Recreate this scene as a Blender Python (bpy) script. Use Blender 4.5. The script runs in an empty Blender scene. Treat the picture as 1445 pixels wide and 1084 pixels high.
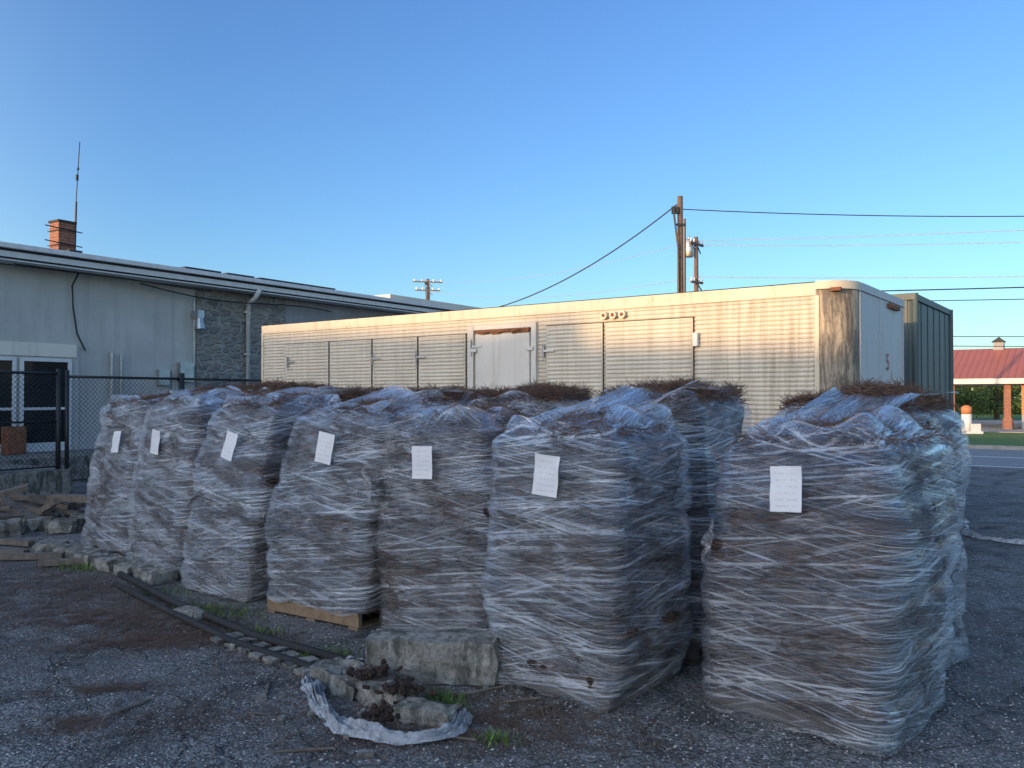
import bpy, math, random
from mathutils import Vector, Matrix, noise
random.seed(7)
sc=bpy.context.scene
R=random.random
def U(a,b): return a+(b-a)*random.random()
nz=noise.noise
# ---------------------------------------------------------------- materials
class NT:
    def __init__(s,name):
        s.m=bpy.data.materials.new(name); s.m.use_nodes=True
        s.t=s.m.node_tree; s.b=s.t.nodes['Principled BSDF']
    def n(s,typ,**k):
        nd=s.t.nodes.new(typ)
        for a,b in k.items(): setattr(nd,a,b)
        return nd
    def l(s,a,b): s.t.links.new(a,b)
    def coord(s,kind='Object'):
        return s.n('ShaderNodeTexCoord').outputs[kind]
    def mapping(s,vec,scale=(1,1,1),rot=(0,0,0),loc=(0,0,0)):
        m=s.n('ShaderNodeMapping'); m.inputs['Scale'].default_value=scale
        m.inputs['Rotation'].default_value=rot; m.inputs['Location'].default_value=loc
        s.l(vec,m.inputs['Vector']); return m.outputs[0]
    def noise(s,vec,scale=5,detail=4,rough=.55,dist=0):
        n=s.n('ShaderNodeTexNoise'); n.inputs['Scale'].default_value=scale
        n.inputs['Detail'].default_value=detail; n.inputs['Roughness'].default_value=rough
        n.inputs['Distortion'].default_value=dist
        s.l(vec,n.inputs['Vector']); return n.outputs['Fac']
    def ramp(s,fac,stops):
        r=s.n('ShaderNodeValToRGB'); e=r.color_ramp.elements
        while len(e)<len(stops): e.new(.5)
        for i,(p,c) in enumerate(stops):
            e[i].position=p
            e[i].color=(c,c,c,1) if not hasattr(c,'__len__') else (c[0],c[1],c[2],1)
        s.l(fac,r.inputs[0]); return r.outputs[0]
    def mix(s,f,a,b,mode='MIX'):
        m=s.n('ShaderNodeMix',data_type='RGBA',blend_type=mode)
        for sock,v in ((m.inputs[0],f),(m.inputs[6],a),(m.inputs[7],b)):
            if hasattr(v,'is_linked'): s.l(v,sock)
            elif hasattr(v,'__len__'): sock.default_value=(v[0],v[1],v[2],1)
            else: sock.default_value=v
        return m.outputs[2]
    def math(s,op,a,b=0.0,clamp=False):
        m=s.n('ShaderNodeMath',operation=op,use_clamp=clamp)
        for sock,v in ((m.inputs[0],a),(m.inputs[1],b)):
            if hasattr(v,'is_linked'): s.l(v,sock)
            else: sock.default_value=v
        return m.outputs[0]
    def bump(s,h,strength=.3,dist=.01,normal=None):
        b=s.n('ShaderNodeBump'); b.inputs['Strength'].default_value=strength
        b.inputs['Distance'].default_value=dist; s.l(h,b.inputs['Height'])
        if normal is not None: s.l(normal,b.inputs['Normal'])
        return b.outputs[0]
    def set(s,**k):
        for a,v in k.items():
            a={'color':'Base Color','rough':'Roughness','metal':'Metallic','normal':'Normal','alpha':'Alpha','spec':'Specular IOR Level'}[a]
            i=s.b.inputs[a]
            if hasattr(v,'is_linked'): s.l(v,i)
            elif hasattr(v,'__len__'): i.default_value=(v[0],v[1],v[2],1)
            else: i.default_value=v
        return s.m

def simple(name,col,rough=.6,metal=0,var=.25,scale=6,bump=.15,bdist=.005):
    t=NT(name); c=t.coord()
    n=t.noise(c,scale,6,.6); n2=t.noise(c,scale*9,4)
    a=[x*(1-var) for x in col]; b=[min(1,x*(1+var*.7)) for x in col]
    cc=t.ramp(n,[(.3,a),(.7,b)])
    cc=t.mix(.25,cc,t.ramp(n2,[(.3,a),(.7,b)]))
    return t.set(color=cc,rough=rough,metal=metal,normal=t.bump(n2,bump,bdist))

def m_ground():
    t=NT('ground_mat'); c=t.coord()
    agg=t.n('ShaderNodeTexVoronoi'); agg.inputs['Scale'].default_value=75; t.l(c,agg.inputs['Vector'])
    agg2=t.n('ShaderNodeTexVoronoi'); agg2.inputs['Scale'].default_value=30; t.l(c,agg2.inputs['Vector'])
    big=t.noise(c,.45,6,.6,.4); mid=t.noise(c,2.3,8,.65,.3); fine=t.noise(c,45,5,.7)
    speck=t.ramp(agg.outputs['Color'],[(.2,(.048,.049,.05)),(.55,(.16,.158,.156)),(.9,(.46,.45,.44))])
    speck2=t.ramp(agg2.outputs['Color'],[(.25,(.058,.058,.058)),(.75,(.26,.257,.252))])
    col=t.mix(.35,speck,speck2)
    blot=t.ramp(mid,[(.33,.42),(.5,.95),(.68,1.3)])
    col=t.mix(1.0,col,blot,'MULTIPLY')
    smooth=t.mix(.55,(.125,.124,.122),col)
    col=t.mix(t.ramp(big,[(.42,0),(.58,1)]),col,smooth)
    stain=t.ramp(t.noise(t.mapping(c,(1,1,1),loc=(4,7,0)),1.1,8,.7,.8),[(.36,.42),(.47,1)])
    col=t.mix(1.0,col,stain,'MULTIPLY')
    dirt=t.ramp(t.noise(c,.9,7,.7,.5),[(.53,0),(.66,1)])
    col=t.mix(t.math('MULTIPLY',dirt,.5),col,(.085,.066,.052))
    w=t.n('ShaderNodeVectorMath',operation='ADD'); t.l(c,w.inputs[0])
    nn=t.n('ShaderNodeTexNoise'); nn.inputs['Scale'].default_value=2.5; nn.inputs['Detail'].default_value=6; t.l(c,nn.inputs['Vector'])
    sc_=t.n('ShaderNodeVectorMath',operation='SCALE'); sc_.inputs['Scale'].default_value=.5; t.l(nn.outputs['Color'],sc_.inputs[0]); t.l(sc_.outputs[0],w.inputs[1])
    v=t.n('ShaderNodeTexVoronoi',feature='DISTANCE_TO_EDGE'); v.inputs['Scale'].default_value=1.6; t.l(w.outputs[0],v.inputs['Vector'])
    crack=t.ramp(v.outputs['Distance'],[(.0,0),(.022,1)])
    cm=t.mix(t.ramp(t.noise(c,.6,3),[(.42,0),(.52,1)]),(1,1,1),crack)
    col=t.mix(1.0,col,t.mix(.6,(1,1,1),cm),'MULTIPLY')
    h=t.math('ADD',t.math('MULTIPLY',agg.outputs['Distance'],-.8),t.math('MULTIPLY',agg2.outputs['Distance'],-.8))
    h=t.math('ADD',h,t.math('MULTIPLY',fine,.6)); 
    h=t.math('ADD',h,t.math('MULTIPLY',cm,.8))
    nb=t.bump(t.noise(c,1.3,4),.6,.12)
    return t.set(color=col,rough=.85,normal=t.bump(h,1,.016,nb))
M={}
M['ground']=m_ground()
M['road']=simple('road_mat',(.2,.2,.205),.8,0,.25,3,.3)
M['concrete']=simple('concrete_mat',(.3,.29,.27),.9,0,.45,4,.6,.01)
M['grass']=simple('grass_mat',(.07,.15,.028),.9,0,.4,2,.8,.05)
M['paint']=simple('road_paint',(.75,.75,.72),.7,0,.2)
def m_block():
    t=NT('weathered_concrete'); c=t.coord()
    n=t.noise(c,7,8,.7,.3); n2=t.noise(c,22,6,.75); n3=t.noise(t.mapping(c,(3,3,1)),3,6,.7)
    col=t.ramp(n,[(.3,(.12,.115,.10)),(.5,(.27,.26,.235)),(.7,(.42,.41,.38))])
    col=t.mix(t.ramp(n3,[(.47,0),(.6,.85)]),col,(.05,.055,.042))
    col=t.mix(t.ramp(n2,[(.35,.7),(.5,0)]),col,(.06,.055,.05))
    return t.set(color=col,rough=.95,normal=t.bump(t.math('ADD',n,n2),1,.02))
M['block']=m_block()
def m_wall(name,a,b,streak=.35):
    t=NT(name); c=t.coord()
    n=t.noise(c,.8,8,.65,.3); n2=t.noise(c,14,6,.7)
    col=t.ramp(n,[(.3,a),(.7,b)])
    st=t.noise(t.mapping(c,(2.2,2.2,.12)),2,5,.6)
    col=t.mix(t.ramp(st,[(.5,0),(.75,streak)]),col,[x*.45 for x in a])
    return t.set(color=col,rough=.85,normal=t.bump(n2,.3,.01))
M['stucco']=m_wall('painted_stucco',(.38,.38,.37),(.49,.485,.47))
M['siding']=m_wall('grey_siding',(.22,.23,.25),(.3,.31,.33))
M['cream']=m_wall('cream_paint',(.6,.57,.5),(.72,.68,.6))
def m_stone():
    t=NT('field_stone'); c=t.coord()
    nn=t.n('ShaderNodeTexNoise'); nn.inputs['Scale'].default_value=3; t.l(c,nn.inputs['Vector'])
    s=t.n('ShaderNodeVectorMath',operation='SCALE'); s.inputs['Scale'].default_value=.16; t.l(nn.outputs['Color'],s.inputs[0])
    a=t.n('ShaderNodeVectorMath',operation='ADD'); t.l(c,a.inputs[0]); t.l(s.outputs[0],a.inputs[1])
    mp=t.mapping(a.outputs[0],(2.9,0,8.0))
    v=t.n('ShaderNodeTexVoronoi',voronoi_dimensions='3D',feature='F1'); v.inputs['Scale'].default_value=1; t.l(mp,v.inputs['Vector']); v.inputs['Randomness'].default_value=.8
    e=t.n('ShaderNodeTexVoronoi',voronoi_dimensions='3D',feature='DISTANCE_TO_EDGE'); e.inputs['Scale'].default_value=1; t.l(mp,e.inputs['Vector']); e.inputs['Randomness'].default_value=.8
    sep=t.n('ShaderNodeSeparateColor'); t.l(v.outputs['Color'],sep.inputs[0])
    col=t.ramp(sep.outputs[0],[(0,(.12,.12,.12)),(.35,(.22,.21,.20)),(.65,(.28,.25,.20)),(1,(.17,.18,.19))])
    col=t.mix(.35,col,t.ramp(t.noise(c,12,6,.7),[(.3,(.06,.06,.06)),(.7,(.3,.29,.27))]))
    mor=t.ramp(e.outputs['Distance'],[(.03,1),(.08,0)])
    col=t.mix(mor,col,(.28,.28,.265))
    h=t.ramp(e.outputs['Distance'],[(.03,0),(.2,1)])
    return t.set(color=col,rough=.9,normal=t.bump(h,.8,.04))
M['stone']=m_stone()
def m_brick(name,c1,c2,mor,sx=1.0):
    t=NT(name); c=t.coord()
    mp=t.n('ShaderNodeCombineXYZ'); sp=t.n('ShaderNodeSeparateXYZ'); t.l(c,sp.inputs[0])
    t.l(t.math('ADD',sp.outputs[0],sp.outputs[1]),mp.inputs[0]); t.l(sp.outputs[2],mp.inputs[1])
    b=t.n('ShaderNodeTexBrick'); t.l(mp.outputs[0],b.inputs['Vector']); b.inputs['Scale'].default_value=4.4*sx
    b.inputs['Color1'].default_value=(*c1,1); b.inputs['Color2'].default_value=(*c2,1); b.inputs['Mortar'].default_value=(*mor,1)
    b.inputs['Mortar Size'].default_value=.02; b.inputs['Brick Width'].default_value=.9; b.inputs['Row Height'].default_value=.32
    col=t.mix(.3,b.outputs['Color'],t.ramp(t.noise(c,9,6),[(.3,(.05,.03,.02)),(.7,(.4,.2,.13))]))
    return t.set(color=col,rough=.9,normal=t.bump(b.outputs['Fac'],-.6,.01))
M['brick']=m_brick('red_brick',(.28,.10,.06),(.2,.07,.045),(.3,.27,.24))
def m_trailer(name,base,rust_amt=.0,rust_col=(.13,.06,.03),var=.82,streak=.5,dirtx=False,rsc=(3,3,.9)):
    t=NT(name); c=t.coord()
    n=t.noise(c,1.1,8,.65,.2); n2=t.noise(c,18,6,.7)
    a=[x*var for x in base]
    col=t.ramp(n,[(.3,a),(.65,base)])
    st=t.noise(t.mapping(c,(5,5,.35)),2.2,6,.65)
    col=t.mix(t.ramp(st,[(.5,0),(.75,streak)]),col,[base[0]*.55,base[1]*.5,base[2]*.42])
    col=t.mix(t.ramp(n2,[(.6,0),(.75,.25)]),col,[x*.45 for x in base])
    if dirtx:
        sp=t.n('ShaderNodeSeparateXYZ'); t.l(c,sp.inputs[0])
        near=t.ramp(t.math('MULTIPLY',sp.outputs[0],.3),[(.08,1),(.75,.3)])
        g=t.ramp(t.noise(t.mapping(c,(9,9,.5)),1.6,7,.7,.3),[(.43,0),(.68,.8)])
        col=t.mix(t.math('MULTIPLY',g,near),col,(.24,.18,.12))
    if rust_amt>0:
        r=t.noise(t.mapping(c,rsc),2.6,9,.75,.6)
        lo=.62-.22*rust_amt
        f=t.ramp(r,[(lo,0),(lo+.14,.9)])
        rc=t.ramp(t.noise(c,25,5,.7),[(.3,rust_col),(.7,[x*2.6 for x in rust_col])])
        col=t.mix(f,col,rc)
    return t.set(color=col,rough=.55,normal=t.bump(n2,.08,.004))
M['trw']=m_trailer('trailer_white_paint',(.61,.56,.465),dirtx=True)
M['trdoor']=m_trailer('trailer_door_paint',(.60,.58,.53))
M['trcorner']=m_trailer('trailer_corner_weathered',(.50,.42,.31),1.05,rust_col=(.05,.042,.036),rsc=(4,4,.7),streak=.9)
M['trend']=m_trailer('trailer_end_shaded_paint',(.47,.48,.50),0,var=.9,streak=.3)  # bluish tone of the shaded nose face put into its colour
M['trrail']=m_trailer('trailer_rail',(.63,.57,.45),.25,rust_col=(.2,.1,.05))
M['green']=m_trailer('trailer_green_paint',(.062,.088,.094))
M['rust']=simple('rusted_steel',(.22,.09,.045),.9,0,.6,12,.5)
M['metal']=simple('galvanised_metal',(.45,.46,.47),.4,.8,.25,8,.1)
M['dark']=simple('dark_rubber',(.02,.02,.022),.8,0,.4)
M['black']=simple('black_paint',(.015,.016,.018),.5,0,.3)
M['gasket']=simple('door_gap',(.05,.045,.04),.9)
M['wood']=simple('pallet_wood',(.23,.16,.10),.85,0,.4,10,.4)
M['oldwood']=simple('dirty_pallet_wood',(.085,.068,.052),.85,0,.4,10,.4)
M['greywood']=simple('weathered_wood',(.15,.125,.105),.9,0,.5,12,.5)
M['pole']=simple('pole_wood',(.13,.085,.06),.9,0,.4,8,.5)
M['whitemetal']=simple('white_painted_metal',(.62,.63,.64),.5,0,.15)
M['roofdark']=simple('tar_roof',(.05,.05,.055),.9,0,.4)
M['red']=simple('red_paint',(.40,.10,.10),.6)
M['orange']=simple('orange_stucco',(.55,.2,.09),.85)
M['wire']=simple('cable_black',(.02,.02,.022),.7)
M['wirelite']=simple('cable_aluminium',(.3,.31,.33),.6)
M['trunk']=simple('bark',(.09,.065,.045),.9)
M['cone']=simple('pine_cone',(.045,.026,.018),.9,0,.6,40,.8,.01)
t=NT('window_glass'); M['glass']=t.set(color=(.015,.018,.02),rough=.06,spec=.8)
def m_metalroof():
    t=NT('red_metal_roof'); c=t.coord(); w=t.n('ShaderNodeTexWave',wave_type='BANDS',bands_direction='X'); w.inputs['Scale'].default_value=1.0; t.l(c,w.inputs['Vector'])
    col=t.mix(t.ramp(w.outputs['Fac'],[(.0,.55),(.12,0)]),(.36,.12,.085),(.13,.05,.04))
    return t.set(color=col,rough=.5,normal=t.bump(w.outputs['Fac'],.3,.03))
M['metalroof']=m_metalroof()
def m_leaf(name,a,b):
    t=NT(name); g=t.n('ShaderNodeNewGeometry'); col=t.ramp(g.outputs['Random Per Island'],[(0,a),(1,b)])
    return t.set(color=col,rough=.7)
M['leaf']=m_leaf('foliage',(.035,.065,.014),(.12,.18,.04))
M['weed']=m_leaf('weed_blades',(.05,.10,.02),(.15,.24,.05))
M['needle']=m_leaf('pine_needles',(.022,.013,.010),(.19,.115,.078))
M['needletop']=m_leaf('dark_pine_needles',(.02,.012,.009),(.15,.082,.055))
M['needleg']=m_leaf('ground_pine_needles',(.06,.034,.023),(.21,.125,.08))
M['pebble']=m_leaf('pebbles',(.06,.061,.063),(.44,.43,.42))
def m_straw():
    t=NT('pine_straw'); uv=t.n('ShaderNodeUVMap').outputs[0]
    a=t.noise(t.mapping(uv,(5,60,1)),1,6,.7,.6)
    m2=t.mapping(t.mapping(uv,rot=(0,0,.25)),(7,90,1)); b=t.noise(m2,1,5,.7,.4)
    f=t.math('MULTIPLY',t.math('ADD',a,b),.5)
    big=t.noise(t.mapping(uv,(1.3,4.5,1)),1,4,.6,.4)
    col=t.ramp(f,[(.40,(.006,.004,.003)),(.5,(.038,.024,.018)),(.63,(.15,.09,.065))])
    col=t.mix(1.0,col,t.ramp(big,[(.35,.25),(.6,1.1)]),'MULTIPLY')
    return t.set(color=col,rough=.85,normal=t.bump(f,1,.03))
M['straw']=m_straw()
def m_film(name,drape=False):
    t=NT(name); uv=t.n('ShaderNodeUVMap').outputs[0]
    hs=[];ss=[]
    for i,(ang,sx,sy,lo,up) in enumerate([(.12,.7,42,.54,.605),(-.16,.6,70,.545,.615),(.33,.7,56,.565,.64)]):
        v=t.mapping(t.mapping(uv,rot=(0,0,ang),loc=(i*7.3,i*3.1,0)),(sx,sy,1))
        n=t.noise(v,1,6,.66,.2)
        hs.append(n); ss.append(t.ramp(n,[(lo,0),(up,1)]))
    s=t.math('MAXIMUM',t.math('MAXIMUM',ss[0],ss[1]),t.math('MULTIPLY',ss[2],.85))
    broad=t.noise(t.mapping(t.mapping(uv,rot=(0,0,-.1)),(1.3,3.6,1)),1.4,6,.66,.7)
    mod=t.ramp(broad,[(.41,.10),(.53,.75),(.62,1.0)])
    sm=t.math('MULTIPLY',s,mod)
    milk_sheen=t.math('MULTIPLY',sm,.78)  # highlight streaks painted as white diffuse, over the film's faint milkiness
    milk_sheen=t.math('ADD',milk_sheen,.025 if not drape else .06,True)
    h=t.math('ADD',t.math('ADD',hs[0],hs[1]),hs[2])
    nb=t.bump(broad,.7,.11)
    nrm=t.bump(h,1,.026,nb)
    tr=t.n('ShaderNodeBsdfTransparent'); tr.inputs[0].default_value=(.97,.97,.98,1)
    df=t.n('ShaderNodeBsdfDiffuse'); df.inputs[0].default_value=(.86,.87,.89,1); t.l(nrm,df.inputs['Normal'])
    tl=t.n('ShaderNodeBsdfTranslucent'); tl.inputs[0].default_value=(.76,.78,.82,1)
    m0=t.n('ShaderNodeMixShader'); m0.inputs[0].default_value=.15; t.l(df.outputs[0],m0.inputs[1]); t.l(tl.outputs[0],m0.inputs[2])
    m1=t.n('ShaderNodeMixShader'); t.l(milk_sheen,m1.inputs[0]); t.l(tr.outputs[0],m1.inputs[1]); t.l(m0.outputs[0],m1.inputs[2])
    gl=t.n('ShaderNodeBsdfGlossy'); gl.inputs['Roughness'].default_value=.07; gl.inputs[0].default_value=(1,1,1,1); t.l(nrm,gl.inputs['Normal'])
    lw=t.n('ShaderNodeLayerWeight'); lw.inputs[0].default_value=.3; t.l(nrm,lw.inputs['Normal'])
    gf=t.math('ADD',t.math('MULTIPLY',lw.outputs['Fresnel'],.45),.06,True)
    gf=t.math('MULTIPLY',gf,t.ramp(broad,[(.38,.35),(.6,1.0)]))
    gf=t.math('ADD',gf,t.math('MULTIPLY',sm,.50),True)
    m2=t.n('ShaderNodeMixShader'); t.l(gf,m2.inputs[0]); t.l(m1.outputs[0],m2.inputs[1]); t.l(gl.outputs[0],m2.inputs[2])
    out=[n for n in t.t.nodes if n.type=='OUTPUT_MATERIAL'][0]
    t.l(m2.outputs[0],out.inputs['Surface']); t.t.nodes.remove(t.b)
    return t.m
M['film']=m_film('stretch_film'); M['drape']=m_film('loose_stretch_film',True)
M['filmrope']=NT('film_rope').set(color=(.62,.66,.72),rough=.25,alpha=.5,spec=.8)
def m_crump():
    t=NT('crumpled_film'); c=t.coord(); n=t.noise(c,30,6,.7,1)
    return t.set(color=t.ramp(n,[(.3,(.30,.33,.38)),(.7,(.62,.65,.70))]),rough=.28,alpha=t.ramp(t.noise(c,14,3),[(.35,.5),(.55,.9)]),normal=t.bump(n,1,.02))
M['crump']=m_crump()
def m_label():
    t=NT('paper_label'); uv=t.n('ShaderNodeUVMap').outputs[0]
    sp=t.n('ShaderNodeSeparateXYZ'); t.l(uv,sp.inputs[0])
    w=t.math('FRACT',t.math('MULTIPLY',sp.outputs[1],7))
    line=t.math('MULTIPLY',t.math('GREATER_THAN',w,.72),t.math('GREATER_THAN',t.noise(t.mapping(uv,(14,7,1)),1,2),.5))
    line=t.math('MULTIPLY',line,t.math('MULTIPLY',t.math('GREATER_THAN',sp.outputs[0],.15),t.math('LESS_THAN',sp.outputs[0],.85)))
    col=t.mix(t.math('MULTIPLY',line,.3),(.64,.66,.69),(.28,.30,.35))
    return t.set(color=col,rough=.45)
M['label']=m_label()
# ---------------------------------------------------------------- mesh builder
def empty(name,loc=(0,0,0),rz=0):
    e=bpy.data.objects.new(name,None); e.location=loc; e.rotation_euler=(0,0,rz); sc.collection.objects.link(e); e.empty_display_size=.1; return e
class MB:
    def __init__(s): s.v=[]; s.f=[]
    def box(s,c,d,rz=0,rx=0,ry=0,j=0):
        m=Matrix.Rotation(rz,3,'Z')@Matrix.Rotation(ry,3,'Y')@Matrix.Rotation(rx,3,'X'); o=len(s.v); c=Vector(c)
        for x in(-.5,.5):
            for y in(-.5,.5):
                for z in(-.5,.5):
                    s.v.append(c+m@Vector((x*d[0]+U(-j,j),y*d[1]+U(-j,j),z*d[2]+U(-j,j))))
        for q in((0,1,3,2),(4,6,7,5),(0,4,5,1),(2,3,7,6),(0,2,6,4),(1,5,7,3)): s.f.append([o+i for i in q])
    def span(s,a,b): s.box([(a[i]+b[i])/2 for i in range(3)],[abs(b[i]-a[i]) for i in range(3)])
    def tube(s,pts,r,n=8,caps=True,jit=0):
        pts=[Vector(p) for p in pts]; o=len(s.v); k=len(pts)
        for i,p in enumerate(pts):
            t=(pts[min(i+1,k-1)]-pts[max(i-1,0)]).normalized()
            a=t.cross(Vector((0,0,1))); 
            if a.length<.05: a=t.cross(Vector((1,0,0)))
            a.normalize(); b=t.cross(a)
            rr=r[i] if hasattr(r,'__len__') else r
            for j in range(n):
                q=2*math.pi*j/n; w=rr*(1+U(-jit,jit))
                s.v.append(p+a*math.cos(q)*w+b*math.sin(q)*w)
        for i in range(k-1):
            for j in range(n):
                s.f.append([o+i*n+j,o+i*n+(j+1)%n,o+(i+1)*n+(j+1)%n,o+(i+1)*n+j])
        if caps:
            s.f.append([o+j for j in range(n)][::-1]); s.f.append([o+(k-1)*n+j for j in range(n)])
    def quad(s,*p):
        o=len(s.v); s.v+= [Vector(x) for x in p]; s.f.append(list(range(o,o+len(p))))
    def obj(s,name,mat,parent=None,smooth=False,bev=0,uv=None):
        me=bpy.data.meshes.new(name); me.from_pydata([tuple(v) for v in s.v],[],s.f); me.update()
        if uv:
            l=me.uv_layers.new(name='UVMap'); 
            for li,lp in enumerate(me.loops): l.data[li].uv=uv[lp.vertex_index]
        o=bpy.data.objects.new(name,me); sc.collection.objects.link(o); me.materials.append(mat)
        if smooth: me.polygons.foreach_set('use_smooth',[True]*len(me.polygons))
        if parent: o.parent=parent
        if bev:
            b=o.modifiers.new('bevel','BEVEL'); b.width=bev; b.segments=2; b.limit_method='ANGLE'
        return o
# ---------------------------------------------------------------- ground & roads
UX=Vector((-.805,.593,0)); VX=Vector((.593,.805,0))
def strip(v0,v1,u0,u1,z): return [tuple(UX*a+VX*b+Vector((0,0,z))) for a,b in((u0,v0),(u1,v0),(u1,v1),(u0,v1))]
b=MB(); b.quad((-500,-500,0),(500,-500,0),(500,500,0),(-500,500,0)); b.obj('ground',M['ground'])
b=MB(); b.quad(*strip(24.5,33,120,-120,.004)); b.obj('road',M['road'])
rp=MB()
rp.quad(*strip(24.8,24.95,120,-120,.008)); rp.quad(*strip(28.6,28.7,120,-120,.008)); rp.quad(*strip(28.85,28.95,120,-120,.008)); rp.obj('road_marking',M['paint'])
def extr(name,v0,v1,u0,u1,z,mat):
    b=MB(); p=strip(v0,v1,u0,u1,z); q=strip(v0,v1,u0,u1,-.02); b.quad(*p)
    for i in range(4): b.quad(q[i],q[(i+1)%4],p[(i+1)%4],p[i])
    return b.obj(name,mat)
extr('kerb',33,33.25,120,-120,.13,M['concrete'])
extr('grass_verge',33.25,46,120,-120,.11,M['grass'])
extr('pavement',46,70,120,-120,.14,M['concrete'])
extr('field',70,400,300,-300,.1,M['grass'])
# ---------------------------------------------------------------- pallet stacks
def ringpts(w,d,rc,N):
    L=[w-2*rc,math.pi/2*rc,d-2*rc,math.pi/2*rc]*2; T=sum(L); out=[]
    s0=L[0]+L[1]+L[2]+L[3]+L[0]*.5
    for i in range(N):
        s=(T*i/N+s0)%T; k=0
        while s>L[k]: s-=L[k]; k+=1
        hw,hd=w/2-rc,d/2-rc
        if k==0: p=(-hw+s,d/2); n=(0,1)
        elif k==1: a=s/rc; n=(math.sin(a),math.cos(a)); p=(hw+rc*n[0],hd+rc*n[1])
        elif k==2: p=(w/2,hd-s); n=(1,0)
        elif k==3: a=s/rc; n=(math.cos(a),-math.sin(a)); p=(hw+rc*n[0],-hd+rc*n[1])
        elif k==4: p=(hw-s,-d/2); n=(0,-1)
        elif k==5: a=s/rc; n=(-math.sin(a),-math.cos(a)); p=(-hw+rc*n[0],-hd+rc*n[1])
        elif k==6: p=(-w/2,-hd+s); n=(-1,0)
        else: a=s/rc; n=(-math.cos(a),math.sin(a)); p=(-hw+rc*n[0],hd+rc*n[1])
        out.append((p,n,T*i/N))
    return out,T
def needles(mb,p,dirv,L,w,up):
    side=dirv.cross(up); 
    if side.length<.01: side=dirv.cross(Vector((1,0,.1)))
    side.normalize(); a=p-dirv*L/2; c=p+dirv*L/2+up*U(-.01,.02)
    mb.quad(a-side*w/2,a+side*w/2,c+side*w*.3,c-side*w*.3)
def stack(near,left,H,lean,seed,label=None,back=False,d=.95,tilt=.10,mid=.03,shift=0,zf=.05,bh=None):
    n=Vector((near[0],near[1],0)); l=Vector((left[0],left[1],0)); e=(l-n); w=e.length; e.normalize()
    bdir=Vector((e.y,-e.x,0)); c=(n+l)/2+bdir*(d/2+(1.10 if back else 0))+e*shift
    w*=.95; d*=.96
    ang=math.atan2(e.y,e.x); par=empty('wrapped_pine_straw_pallet',tuple(c),ang)
    ll=Matrix.Rotation(-ang,3,'Z')@Vector((lean,lean*.1,0))
    rnd=random.Random(seed); nl=6; shifts=[(rnd.uniform(-.035,.035),rnd.uniform(-.03,.03)) for _ in range(nl+1)]
    so=Vector((seed*3.7,seed*1.9,seed*5.1))
    N=150 if back else 240; Mz=60 if back else 100
    ring,T=ringpts(w,d,.07,N)
    def surf(p,nrm,u,z,film):
        f=z/H; k=min(nl-1,int(f*nl)); ff=f*nl-k
        a=shifts[k]; b2=shifts[k+1]; sm=min(1,max(0,(ff-.75)/.25)); 
        if film: sm=ff
        sx=a[0]*(1-sm)+b2[0]*sm; sy=a[1]*(1-sm)+b2[1]*sm
        P=Vector((p[0],p[1],z)); 
        off=.05*nz(P*1.7+so)+mid*math.sin(math.pi*f)
        lay=abs(math.sin(math.pi*f*nl))
        if film:
            off+=.030-.024*(1-lay)**3
            off+=.020*abs(nz(Vector((u*1.1,z*7+u*1.0,seed))))+.016*abs(nz(Vector((u*1.5+5,z*9-u*1.6,seed+4))))+.007*nz(Vector((u*1.6,z*22-u*.7,seed+9)))
        else:
            off+=-.06*(1-lay)**4+.03*nz(P*6+so)+.015*nz(P*19)-.012
        top=H-.07-z
        if top<0: off-=.08-math.sqrt(max(0,.0064-top*top))
        s=1-.055*f*f
        return Vector((P.x*s+nrm[0]*off+sx+ll.x*f**1.3,P.y*s+nrm[1]*off+sy+ll.y*f**1.3,z))
    for film in (False,True):
        mb=MB(); uv=[]; z0=zf if film else .135
        for j in range(Mz+1):
            z=z0+(H-z0)*j/Mz
            for (p,nr,u) in ring+[(ring[0][0],ring[0][1],T)]:
                zz=z
                if film and j<3: zz=max(.006,z+ (3-j)*.018*nz(Vector((u*4,seed,0))))
                v=surf(p,nr,0 if u==T else u,zz,film)
                mb.v.append(v); uv.append((u+seed*9.1,z+seed*1.7))
        N1=N+1
        for j in range(Mz):
            for i in range(N): mb.f.append([j*N1+i,j*N1+i+1,(j+1)*N1+i+1,(j+1)*N1+i])
        topring=[mb.v[Mz*N1+i].copy() for i in range(N1)]; cen=sum(topring,Vector())/N1
        K=14; kmax=14 if not film else (2 if back else 8); last=Mz*N1
        for k in range(1,kmax+1):
            s=1-k/K; st=len(mb.v)
            for i in range(N1):
                q=cen+(topring[i]-cen)*s
                zz=H+ (1-s*s)*.03 + tilt*(1-s**3)*max(0,(.5-(q.y-cen.y)/d))
                q3=Vector((q.x,q.y,0))
                zz+=.05*nz(q3*4+so)*(1-s)**.5+(.03*nz(q3*15+so)*(1-s)**.5 if not film else .02+.14*abs(nz(Vector((q.x*3.2,q.y*3.2,seed+.5)))))
                uu=ring[i%N][2] if i<N else T
                mb.v.append(Vector((q.x,q.y,zz))); uv.append((uu+seed*9.1,H+(1-s)*.5+seed*1.7))
            for i in range(N): mb.f.append([last+i,last+i+1,st+i+1,st+i])
            last=st
        mb.obj('stretch_film' if film else 'straw_bales',M['film'] if film else M['straw'],par,True,uv=uv)
    mb=MB(); cnt=1300 if back else 4200
    for _ in range(cnt):
        p,nr,u=ring[rnd.randrange(N)]; z=rnd.uniform(.16,H-.02); v=surf(p,nr,u,z,False)
        nv=Vector((nr[0],nr[1],0)); tg=Vector((-nr[1],nr[0],0))
        dv=(tg+Vector((0,0,rnd.gauss(0,.25)))+nv*rnd.gauss(0,.08)).normalized()
        needles(mb,v+nv*rnd.uniform(.0,.015),dv,rnd.uniform(.08,.2),.0035,nv)
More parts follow.
